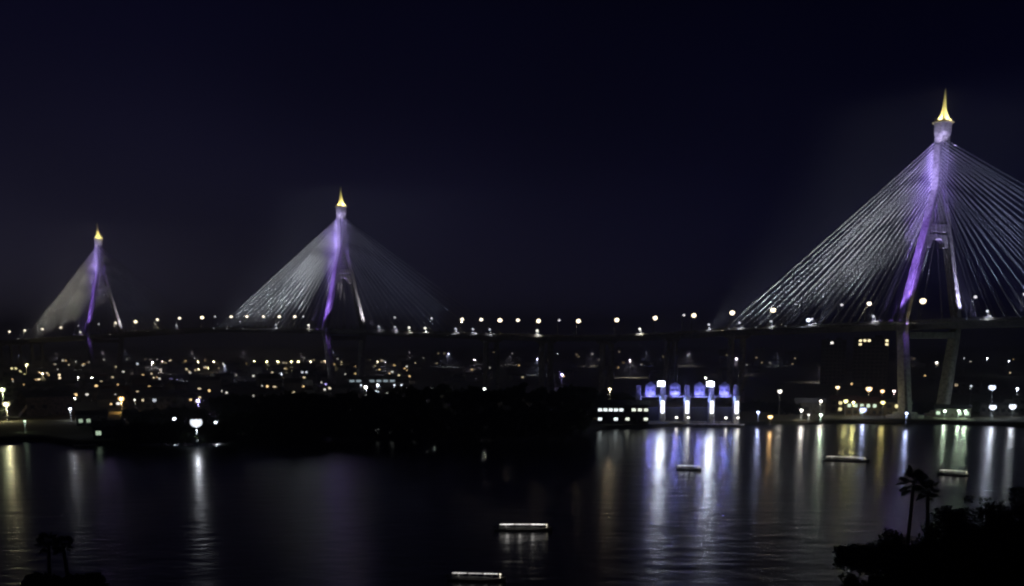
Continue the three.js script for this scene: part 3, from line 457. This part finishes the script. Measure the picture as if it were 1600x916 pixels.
{ // the far-off town, too fine to tell its houses apart
  const g = thing('town', 'far-off mass of small houses and tiny lights across the far bank', 'town'); g.userData.kind = 'stuff';
  const walls = [], roofs = [], wins = [[], [], []], q = new THREE.Quaternion(), one = V(1, 1, 1), Y = V(0, 1, 0), free = (x, z) => stations.every((s, k) => k % 20 || Math.hypot(s.p.x - x, s.p.z - z) > 26);
  for (let k = 0; k < 420; k++) {
    const px = k < 330 ? rr(-40, 640) : rr(-40, 1640), z = k < 330 ? rr(720, 2100) : rr(900, 2600), p = at(px, 560, z); if (!free(p.x, p.z) || (px > 1010 && px < 1180 && z < 900)) continue;
    const w = rr(8, 20), d = rr(7, 11), h = rnd() < 0.2 ? rr(9, 15) : rr(3.5, 8), a = Math.atan2(-p.x, -p.z) + rr(-0.5, 0.5); q.setFromAxisAngle(Y, a);
    walls.push(new THREE.Matrix4().compose(V(p.x, 2 + h / 2, p.z), q, V(w, h, d))); roofs.push(new THREE.Matrix4().compose(V(p.x, 2 + h, p.z), q, V(w + 1, rr(1.2, 3), d + 1)));
    const n = Math.floor(rr(0, k < 330 ? 4.6 : 2)); for (let i = 0; i < n; i++) { const u = rr(-0.42, 0.42) * w, y = 2 + rr(0.35, 0.85) * h, f = d / 2 + 0.06; wins[Math.floor(rr(0, 2.99))].push(new THREE.Matrix4().compose(V(p.x + Math.cos(a) * u + Math.sin(a) * f, y, p.z - Math.sin(a) * u + Math.cos(a) * f), q, V(rr(0.9, 2.4), rr(0.8, 1.5), 0.1))); }
  }
  const put = (name, geo, mat, list) => { const m = new THREE.InstancedMesh(geo, mat, list.length); m.name = name; list.forEach((x, k) => m.setMatrixAt(k, x)); m.castShadow = m.receiveShadow = true; g.add(m); };
  put('house_walls', new THREE.BoxGeometry(1, 1, 1), M.plaster, walls);
  const rs = new THREE.Shape(); rs.moveTo(-0.5, 0.005); rs.lineTo(0, 1); rs.lineTo(0.5, 0.005); rs.closePath(); const rg = new THREE.ExtrudeGeometry(rs, { depth: 1, bevelEnabled: false }); rg.translate(0, 0, -0.5); rg.rotateY(Math.PI / 2); put('house_roofs', rg, M.roofTin, roofs);
  [[[1, 0.8, 0.5], 1.6], [[1, 0.95, 0.85], 1.3], [[1, 0.66, 0.3], 2]].forEach(([c, k], i) => put('window_lights', new THREE.BoxGeometry(1, 1, 1), glow(c, k), wins[i]));
}
{ // lit ramp at far left
  const pts = [[62, 592, 700], [40, 607, 660], [28, 622, 625], [16, 640, 600]].map(([x, y, z]) => at(x, y, z)); pts.forEach((p, i) => { p.y = 14 - i * 3.4; });
  const c = new THREE.CatmullRomCurve3(pts), fr = c.getPoints(14).map((p, i) => { const t = c.getTangent(i / 14); return { p, n: V(t.z, 0, -t.x).normalize() }; });
  const g = thing('ramp', 'curving road ramp with pale lit parapet at far left', 'ramp'); part('slab', sweep([[-4, -0.9], [-4, 0], [4, 0], [4, -0.9]], fr), M.deck, g);
  for (const u of [-3.8, 3.8]) part('parapet', sweep([[u - 0.2, 0.004], [u - 0.2, 1.1], [u + 0.2, 1.1], [u + 0.2, 0.004]], fr), M.paleConcrete, g);
  for (const k of [0, 4, 8]) part('column', cyl(0.9, 0.9, fr[k].p.y - 2.9, fr[k].p.x, 2, fr[k].p.z, 12), M.concrete, g);
}
{ // jetties
  const jetty = (px, py, w, d, label, mat, turn = 0) => { const p = onLevel(px, py, 0.9), g = thing('jetty', label, 'jetty', null, [p.x, 0, p.z], Math.atan2(-p.x, -p.z) + turn);
    for (let k = 0; k < Math.round(w / 0.8); k++) part('plank', box(0.72, 0.12, d, -w / 2 + 0.4 + k * 0.8, 0.95 + rr(-0.02, 0.02), 0), mat, g);
    for (let x = -w / 2; x <= w / 2; x += w / Math.max(2, Math.round(w / 5))) for (const z of [-d / 2 + 0.2, d / 2 - 0.2]) part('pile', cyl(0.16, 0.16, 2.6, x, -0.8, z, 8), M.wood, g);
    part('beam', [box(w, 0.2, 0.2, 0, 0.78, -d / 2 + 0.3), box(w, 0.2, 0.2, 0, 0.78, d / 2 - 0.3)], M.wood, g); return g; };
  jetty(133, 696, 9, 4, 'short pale landing stage in front of the jetty house', std([0.42, 0.4, 0.36], 0.8));
  jetty(1354, 659, 34, 4, 'long low dock in front of the riverside restaurant', M.wood);
  jetty(1268, 660, 14, 3, 'short low dock on the right bank, left of the restaurant', M.wood);
}

// ------------------------------------------------------------------ the floodgate
{
  const p = at(1092, 640, 590), g = thing('floodgate', 'river floodgate with white-lit piers and violet-lit hoist houses', 'floodgate', null, [p.x, 0, p.z], Math.atan2(-p.x, -p.z) + 0.06), P = 12.3;
  const px = [-4.5, -1.5 - 1 / 1e3 * 0, 0, 0, 0]; const X = [-2.5, -1.5, -0.5, 0.5, 1.5].map((k) => k * P);
  X.forEach((x, i) => { part('pier', [limb([x, -1, 0, 3.2, 11], [x, 15.2, 0, 3.0, 10]), limb([x, 15.2, -1, 2.6, 6], [x, 20, -1, 2.4, 5])], M.paleConcrete, g); });
  part('sill', box(P * 4 + 4, 2.2, 9, (X[0] + X[4]) / 2, 0.9, -0.8), M.concrete, g);
  part('walkway', [box(P * 4 + 5, 0.6, 5, (X[0] + X[4]) / 2, 15.0 - 0.6, 0.4)], M.concrete, g);
  part('railing', [box(P * 4 + 5, 0.09, 0.09, (X[0] + X[4]) / 2, 15.8, 2.8), box(P * 4 + 5, 0.09, 0.09, (X[0] + X[4]) / 2, 15.3, 2.8), ...Array.from({ length: 23 }, (_, k) => box(0.08, 1.1, 0.08, X[0] - 2.3 + k * (P * 4 + 4.6) / 22, 15.25, 2.8))], M.steel, g);
  for (let i = 0; i < 4; i++) {
    const x = (X[i] + X[i + 1]) / 2, h = group('hoist_house', g, [x, 15, -0.6]);
    part('wall', box(5, 4.6, 4.6, 0, 2.3, 0), M.purplePaint, h);
    const sh = new THREE.Shape(); sh.moveTo(-3.1, 0); sh.lineTo(0, 2.4); sh.lineTo(3.1, 0); sh.closePath(); const e = new THREE.ExtrudeGeometry(sh, { depth: 6, bevelEnabled: false }); e.translate(0, 4.61, -3); part('roof', uvBox(e), M.roofTin, h);
    part('window', [box(1.4, 1.2, 0.1, -1.1, 2.6, 2.33), box(1.4, 1.2, 0.1, 1.1, 2.6, 2.33)], M.glass, h);
    const leaf = group('gate', g, [x, 2, 1]); part('gate_leaf', box(P - 3.4, 7, 0.5, 0, 3.6, 0), M.darkSteel, leaf); for (let k = 0; k < 4; k++) part('gate_rib', box(P - 3.5, 0.3, 0.4, 0, 1 + k * 1.8, 0.45), M.darkSteel, leaf);
    part('hoist_cable', [bar(V(x - 3, 9, 1), V(x - 2, 15, 0.5), 0.06), bar(V(x + 3, 9, 1), V(x + 2, 15, 0.5), 0.06)], M.darkSteel, g);
    floodHead('floodlight', g, V(x, 15.6, 4.6), V(x, 18, 0), [0.3, 0.26, 1], 5, 0.6); pointLight(g, [0.24, 0.24, 1], 800, V(x, 15.9, 4.2), 20); part('lamp_bracket', box(0.12, 0.12, 2, x, 15.15, 3.7), M.steel, g);
    pointLight(g, [0.25, 0.35, 1], 300, V(X[i + 1] - 2.6, 12.6, 5.6), 20); floodHead('floodlight', g, V(X[i + 1] - 2.6, 12.6, 6), V(X[i + 1], 13.4, 4), BLUE, 4, 0.5); part('lamp_bracket', box(0.12, 0.12, 3.6, X[i + 1] - 2.6, 12.4, 4.3), M.steel, g);
    // white column lamps on the pier faces
    const t = part('tube_lamp', [box(1.7, 6.2, 0.5, X[i + 1], 9.3, 5.85, 0.15)], glow([0.92, 0.95, 1], 2.2), g);
    for (const y of [7.5, 11]) pointLight(g, COOL, 40, V(X[i + 1], y, 7.2), 30);
    if (i % 2 === 0) { const q = V(X[i + 1] - 0.9, 20.8, 2.4); floodHead('floodlight', g, q, V(q.x, 19, 40), [0.84, 0.89, 1], 14, 3.4); spotLight(g, [0.78, 0.85, 1], 650, V(q.x, 20.6, 3.4), V(q.x, 12, 40), 62, 60); part('lamp_bracket', [bar(V(q.x, 19.6, 0.5), V(q.x, 20.6, 2), 0.2)], M.steel, g); }
    const l2 = V(X[i + 1] + (i % 2 ? 0.6 : 7), 4.2, 7.4); floodHead('floodlight', g, l2, V(l2.x, 2, 30), WHITE, 3, 1.1); pointLight(g, WHITE, 60, V(l2.x, 4, 8.6)); part('lamp_bracket', bar(V(l2.x, 0.5, 6.7), V(l2.x, 4, 7), 0.12), M.steel, g);
  }
  part('apron', [box(P * 4 + 8, 2.4, 5, (X[0] + X[4]) / 2, -0.2, 7)], M.concrete, g);
}

// ------------------------------------------------------------------ trees
function clump(n, r, s) { const pos = [], nor = []; for (let k = 0; k < n; k++) { const c = V(rr(-1, 1), rr(-1, 1), rr(-1, 1)).multiplyScalar(r), a = V(rr(-1, 1), rr(-0.6, 0.6), rr(-1, 1)).normalize(), b = V(rr(-1, 1), rr(-1, 1), rr(-1, 1)).cross(a).normalize(), u = a.clone().multiplyScalar(s * rr(0.7, 1.3)), v = b.multiplyScalar(s * rr(0.35, 0.6)), nn = u.clone().cross(v).normalize();
  const q = [c.clone().sub(u), c.clone().add(v), c.clone().add(u), c.clone().sub(v)]; for (const i of [0, 1, 2, 0, 2, 3]) { pos.push(...q[i].toArray()); nor.push(...nn.toArray()); } }
  const g = new THREE.BufferGeometry(); g.setAttribute('position', new THREE.Float32BufferAttribute(pos, 3)); g.setAttribute('normal', new THREE.Float32BufferAttribute(nor, 3)); return g; }
function treeline(label, trees) {   // a wood that reads as one mass: [x, z, base, height, spread]
  const geo = clump(26, 0.75, 0.5), list = [], trunks = []; const mt = new THREE.Matrix4(), q = new THREE.Quaternion(), e = new THREE.Euler();
  for (const [x, z, y0, h, r] of trees) {
    trunks.push(bar(V(x, y0 - 0.4, z), V(x + rr(-0.5, 0.5), y0 + h * 0.6, z + rr(-0.5, 0.5)), h * 0.025, h * 0.012, 5));
    const lobes = Array.from({ length: 5 }, () => [x + rr(-0.6, 0.6) * r, y0 + h * rr(0.45, 0.86), z + rr(-0.6, 0.6) * r, r * rr(0.4, 0.7)]);
    for (const [lx, ly, lz, lr] of lobes) for (let k = 0; k < 13; k++) { const d = V(rr(-1, 1), rr(-0.8, 1), rr(-1, 1)).normalize().multiplyScalar(lr * Math.pow(rnd(), 0.6) * 1.35), s = rr(0.6, 1.5) * Math.max(0.8, r * 0.24); list.push(mt.compose(V(lx + d.x, Math.max(y0 + 0.5, ly + d.y * 0.8), lz + d.z), q.setFromEuler(e.set(rr(0, 6), rr(0, 6), rr(0, 6))), V(s, s * 0.8, s)).clone()); }
    for (let k = 0; k < 8; k++) { const s = rr(1, 1.8); list.push(mt.compose(V(x + rr(-1, 1) * r, y0 + rr(0.3, 0.3 * h), z + rr(-1, 1) * r), q.setFromEuler(e.set(rr(0, 6), rr(0, 6), rr(0, 6))), V(s, s, s)).clone()); }
  }
  const g = thing('treeline', label, 'trees'); g.userData.kind = 'stuff';
  const im = new THREE.InstancedMesh(geo, M.leaf, list.length); im.name = 'foliage'; list.forEach((m, k) => { im.setMatrixAt(k, m); const v = rr(0.7, 1.2); im.setColorAt(k, lin(v, v * rr(0.9, 1.05), v * 0.9)); }); im.castShadow = im.receiveShadow = true; g.add(im);
  part('trunks', trunks, M.bark, g); return g;
}
function row(px0, px1, z0, z1, topA, topB, n) { const out = []; for (let k = 0; k < n; k++) { const px = px0 + (px1 - px0) * (k + rr(0, 1)) / n, z = rr(z0, z1), ty = topA + (topB - topA) * (px - px0) / (px1 - px0) + rr(-3, 7), p = at(px, ty, z); out.push([p.x, p.z, 2, Math.max(4, p.y - 2), rr(3.2, 5.2)]); } return out; }
treeline('dark mass of waterside trees between the middle pylon and the floodgate', [...row(640, 925, 500, 590, 599, 600, 34), ...row(470, 640, 505, 570, 612, 602, 20), ...row(480, 900, 492, 505, 640, 635, 30), ...row(925, 1005, 600, 640, 606, 620, 8)]);
treeline('dark shrubs and trees along the left bank behind the great floodlight', [...row(335, 480, 520, 620, 616, 610, 18), ...row(345, 480, 495, 515, 645, 640, 12), ...row(190, 330, 560, 600, 640, 640, 9), ...row(196, 350, 472, 479, 667, 664, 30), ...row(200, 345, 471, 476, 680, 678, 24)]);
treeline('dark trees on the right bank between floodgate and restaurant', [...row(1168, 1250, 640, 690, 632, 630, 9), ...row(1405, 1480, 645, 700, 640, 636, 7), ...row(1510, 1545, 660, 700, 640, 640, 3)]);
{
  const out = []; for (let k = 0; k < 70; k++) { const x = rr(48, 150), zmin = -(170 + (x - 48) * 0.75); out.push([x, rr(zmin, -95), 2, rr(5, 9), rr(2.5, 4)]); }
  for (let k = 0; k < 26; k++) { const x = 52 + k * 4.2; out.push([x, -(172 + (x - 48) * 0.72) + rr(0, 8), 1.8, rr(3, 5.5), rr(1.8, 2.8)]); }
  treeline('black undergrowth and bushes covering the near bank at lower right', out);
}
function tree(name, px, topY, ahead, r, label, grp) {
  const top = at(px, topY, ahead), h = top.y - 2, g = thing(name, label, 'tree', grp, [top.x, 2, top.z], rr(0, 6));
  const limbs = [bar(V(0, -0.3, 0), V(0.2, h * 0.4, 0.1), h * 0.03, h * 0.02, 8)], cl = []; const lobes = [];
  for (let k = 0; k < 9; k++) { const a = k * 2.4, rad = r * (k < 2 ? 0.15 : rr(0.45, 0.75)), y = h * rr(0.5, 0.84); const c = V(Math.cos(a) * rad, y, Math.sin(a) * rad); lobes.push([c, r * rr(0.32, 0.5)]); limbs.push(bar(V(0.15, h * rr(0.25, 0.4), 0.1), c, h * 0.012, h * 0.004, 6)); }
  const base = [0, 1, 2].map(() => clump(34, 0.7, 0.28)); for (const [c, lr] of lobes) for (let k = 0; k < 26; k++) { const d = V(rr(-1, 1), rr(-0.7, 1), rr(-1, 1)).normalize().multiplyScalar(lr * Math.pow(rnd(), 0.6) * 1.5), q = base[k % 3].clone(); q.rotateY(rr(0, 6)); q.scale(1.1, 0.8, 1.1); q.translate(c.x + d.x, Math.min(h - 0.4, c.y + d.y), c.z + d.z); cl.push(q); }
  part('trunk', limbs, M.bark, g); part('crown', cl, M.leaf, g); return g;
}
tree('broadleaf_tree', 1404, 815, 172, 4.6, 'rounded dark tree in front of the two palms at lower right', 'dark trees on the near bank');
tree('broadleaf_tree', 1345, 858, 190, 3.6, 'lowest dark tree at the tip of the near bank', 'dark trees on the near bank');
tree('broadleaf_tree', 1475, 803, 165, 4.4, 'dark tree right behind the two palms at lower right', 'dark trees on the near bank');
tree('broadleaf_tree', 1530, 778, 160, 5.2, 'dark tree rising halfway between the palms and the right edge', 'dark trees on the near bank');
tree('broadleaf_tree', 1590, 752, 150, 5.4, 'tallest dark tree at the right edge of the near bank', 'dark trees on the near bank');
tree('broadleaf_tree', 1560, 815, 130, 4.2, 'dark tree low in front of the tallest one at the right edge', 'dark trees on the near bank');
tree('broadleaf_tree', 1440, 858, 140, 4.0, 'dark tree at the bottom under the rounded one', 'dark trees on the near bank');
function palm(px, topY, ahead, r, lean, label, grp) {
  const top = at(px, topY, ahead), h = top.y - 2, g = thing('sugar_palm', label, 'palm tree', grp, [top.x - lean, 2, top.z], 0);
  const cv = new THREE.CatmullRomCurve3([V(0, -0.4, 0), V(lean * 0.2, h * 0.3, 0), V(lean * 0.65, h * 0.7, 0.1), V(lean, h, 0)]), n = 16, tg = new THREE.TubeGeometry(cv, n, 1, 9), pp = tg.attributes.position, cs = cv.getSpacedPoints(n);
  for (let k = 0; k <= n; k++) { const rad = (0.34 - 0.12 * k / n) * (k === 0 ? 1.4 : 1) * (1 + 0.06 * (k % 2)); for (let j = 0; j <= 9; j++) { const q = k * 10 + j, c = cs[k]; pp.setXYZ(q, c.x + (pp.getX(q) - c.x) * rad, c.y + (pp.getY(q) - c.y) * rad, c.z + (pp.getZ(q) - c.z) * rad); } }
  tg.computeVertexNormals(); part('trunk', tg, M.bark, g);
  const blade = []; { const seg = 13, pos = []; for (let s = 0; s < seg; s++) { const a = (s / (seg - 1) - 0.5) * 4.0, ca = Math.cos(a), sa = Math.sin(a), L = 1.15 - 0.12 * Math.abs(a), w = 0.11; const B0 = V(0, 0, 0), m = V(ca * L * 0.55, -0.04, sa * L * 0.55), t = V(ca * L, -0.22, sa * L), nx = V(-sa * w, 0.03, ca * w); pos.push(...B0.toArray(), ...m.clone().add(nx).toArray(), ...m.clone().sub(nx).toArray(), ...m.clone().add(nx).toArray(), ...t.toArray(), ...m.clone().sub(nx).toArray()); } const f = new THREE.BufferGeometry(); f.setAttribute('position', new THREE.Float32BufferAttribute(pos, 3)); f.computeVertexNormals(); f.translate(1.25, 0, 0); const st = bar(V(0, 0, 0), V(1.3, 0.01, 0), 0.06, 0.035, 5); st.deleteAttribute('uv'); blade.push(mergeGeometries([f, st])); }
  const sc = r / 2.4; for (let k = 0; k < 26; k++) { const m = new THREE.Mesh(blade[0], M.palmLeaf); m.name = 'frond'; m.castShadow = m.receiveShadow = true; m.position.set(lean, h - 0.1 + rr(-0.25, 0.3), 0); m.rotation.set(rr(-0.5, 0.5), k * 2.4 + rr(-0.2, 0.2), 1.25 - 1.95 * (k / 25) + rr(-0.12, 0.12), 'YXZ'); m.scale.setScalar(sc * rr(0.85, 1.1)); g.add(m); }
  return g;
}
palm(1428, 753, 165, 2.7, 0.6, 'tall sugar palm at lower right, left and taller of the pair', 'sugar palms on the near bank');
palm(1450, 768, 172, 2.2, -0.8, 'thinner sugar palm at lower right, right of the pair', 'sugar palms on the near bank');
palm(76, 850, 178, 2.4, 0.4, 'dark sugar palm at lower left, left of the pair', 'sugar palms on the near bank');
palm(98, 852, 184, 2.2, -0.5, 'dark sugar palm at lower left, right of the pair', 'sugar palms on the near bank');
{ const out = []; for (let k = 0; k < 16; k++) { const p = onLevel(rr(50, 160), rr(915, 935), 2); out.push([p.x, p.z, 2, rr(0.8, 1.6), rr(0.8, 1.4)]); } treeline('low dark bushes at the feet of the lower left palms', out); }

// ------------------------------------------------------------------ boats
function boat(px, py, L, turn, label, rgb, k) {
  const p = onLevel(px, py, 0.6), g = thing('river_boat', label, 'boat', 'lit boats on the river', [p.x, 0, p.z], Math.atan2(-p.x, -p.z) + turn), W = L * 0.13, ns = 14, pos = [], prof = [];
  for (let s = 0; s <= ns; s++) { const t = s / ns, x = (t - 0.5) * L, wd = W / 2 * Math.pow(Math.sin(Math.PI * (0.12 + 0.82 * t)), 0.55) * (t > 0.9 ? (1 - t) * 8 + 0.2 : 1), sheer = 0.4 + 0.8 * Math.pow(Math.max(0, t - 0.55) / 0.45, 2.2); prof.push([V(x, sheer, -wd), V(x, 0.1, -wd * 0.75), V(x, -0.35, 0), V(x, 0.1, wd * 0.75), V(x, sheer, wd), V(x, sheer * 0.6 + 0.05, 0)]); }
  for (let s = 0; s < ns; s++) for (let i = 0; i < 6; i++) { const j = (i + 1) % 6, a = prof[s][i], b = prof[s][j], c = prof[s + 1][j], d = prof[s + 1][i]; for (const q of [a, b, c, a, c, d]) pos.push(q.x, q.y, q.z); }
  const hg = new THREE.BufferGeometry(); hg.setAttribute('position', new THREE.Float32BufferAttribute(pos, 3)); hg.computeVertexNormals(); part('hull', uvBox(hg), M.hull, g);
  part('canopy', [box(L * 0.66, 0.1, W * 0.95, -L * 0.06, 2.05, 0, 0.04)], M.boatPaint, g);
  for (let q = 0; q <= 5; q++) for (const z of [-1, 1]) part('canopy_post', cyl(0.05, 0.05, 1.45, -L * 0.38 + q * L * 0.128, 0.6, z * W * 0.42, 6), M.steel, g);
  for (let q = 0; q < 6; q++) part('bench', box(0.4, 0.12, W * 0.7, -L * 0.33 + q * L * 0.105, 0.85, 0), M.wood, g);
  part('rail', [box(L * 0.66, 0.3, 0.06, -L * 0.06, 1.0, W * 0.44)], M.boatPaint, g);
  const nt = Math.ceil(L * 0.8 / 4), tl = L * 0.8 / nt; for (let q = 0; q < nt; q++) part('tube_lamp', box(tl - 0.25, 0.14, 0.14, -L * 0.42 + tl * (q + 0.5), 1.92, W * 0.46), glow(rgb, k * [0.75, 0.5, 0.9, 0.6][q % 4]), g);
  for (const x of [-0.28, -0.06, 0.16]) pointLight(g, rgb, k * 0.8, V(x * L, 1.85, W * 0.46 + 0.3), 20);
  g.scale.y = 0.78; part('cabin', [box(L * 0.13, 1.3, W * 0.62, -L * 0.36, 1.05, 0, 0.06), box(L * 0.15, 0.1, W * 0.7, -L * 0.36, 1.75, 0, 0.03)], M.boatPaint, g); part('cabin_window', [box(L * 0.08, 0.45, 0.05, -L * 0.36, 1.35, W * 0.315)], M.glass, g); part('bow_lamp', [cyl(0.05, 0.05, 0.9, L * 0.4, 0.7, 0, 6), new THREE.SphereGeometry(0.2, 8, 6).translate(L * 0.4, 1.7, 0).toNonIndexed()], glow([1, 0.9, 0.7], 1.5), g);
  part('motor', [box(0.7, 0.6, 0.5, -L * 0.5, 1.1, 0, 0.08), bar(V(-L * 0.5, 1.0, 0), V(-L * 0.5 - 1.6, 0.1, 0), 0.05)], M.darkSteel, g);
  return g;
}
boat(1075, 732, 8.5, 0.02, 'small pale-lit boat between the two white reflections', COOL, 2.2);
boat(1322, 718, 16, -0.06, 'long pale-lit boat before the orange reflections at right', [1, 0.95, 0.85], 1.8);
boat(1490, 740, 10, -0.25, 'pale-lit boat left of the palm pair, near the right edge', [1, 0.98, 0.85], 1.4);
boat(818, 825, 13, 0, 'white-lit boat alone in mid-river at lower centre', [1, 0.96, 0.92], 2.6);
boat(745, 903, 10.5, -0.15, 'nearest white-lit boat at the bottom centre', [1, 0.96, 0.92], 1.2);

renderer.render(scene, camera);
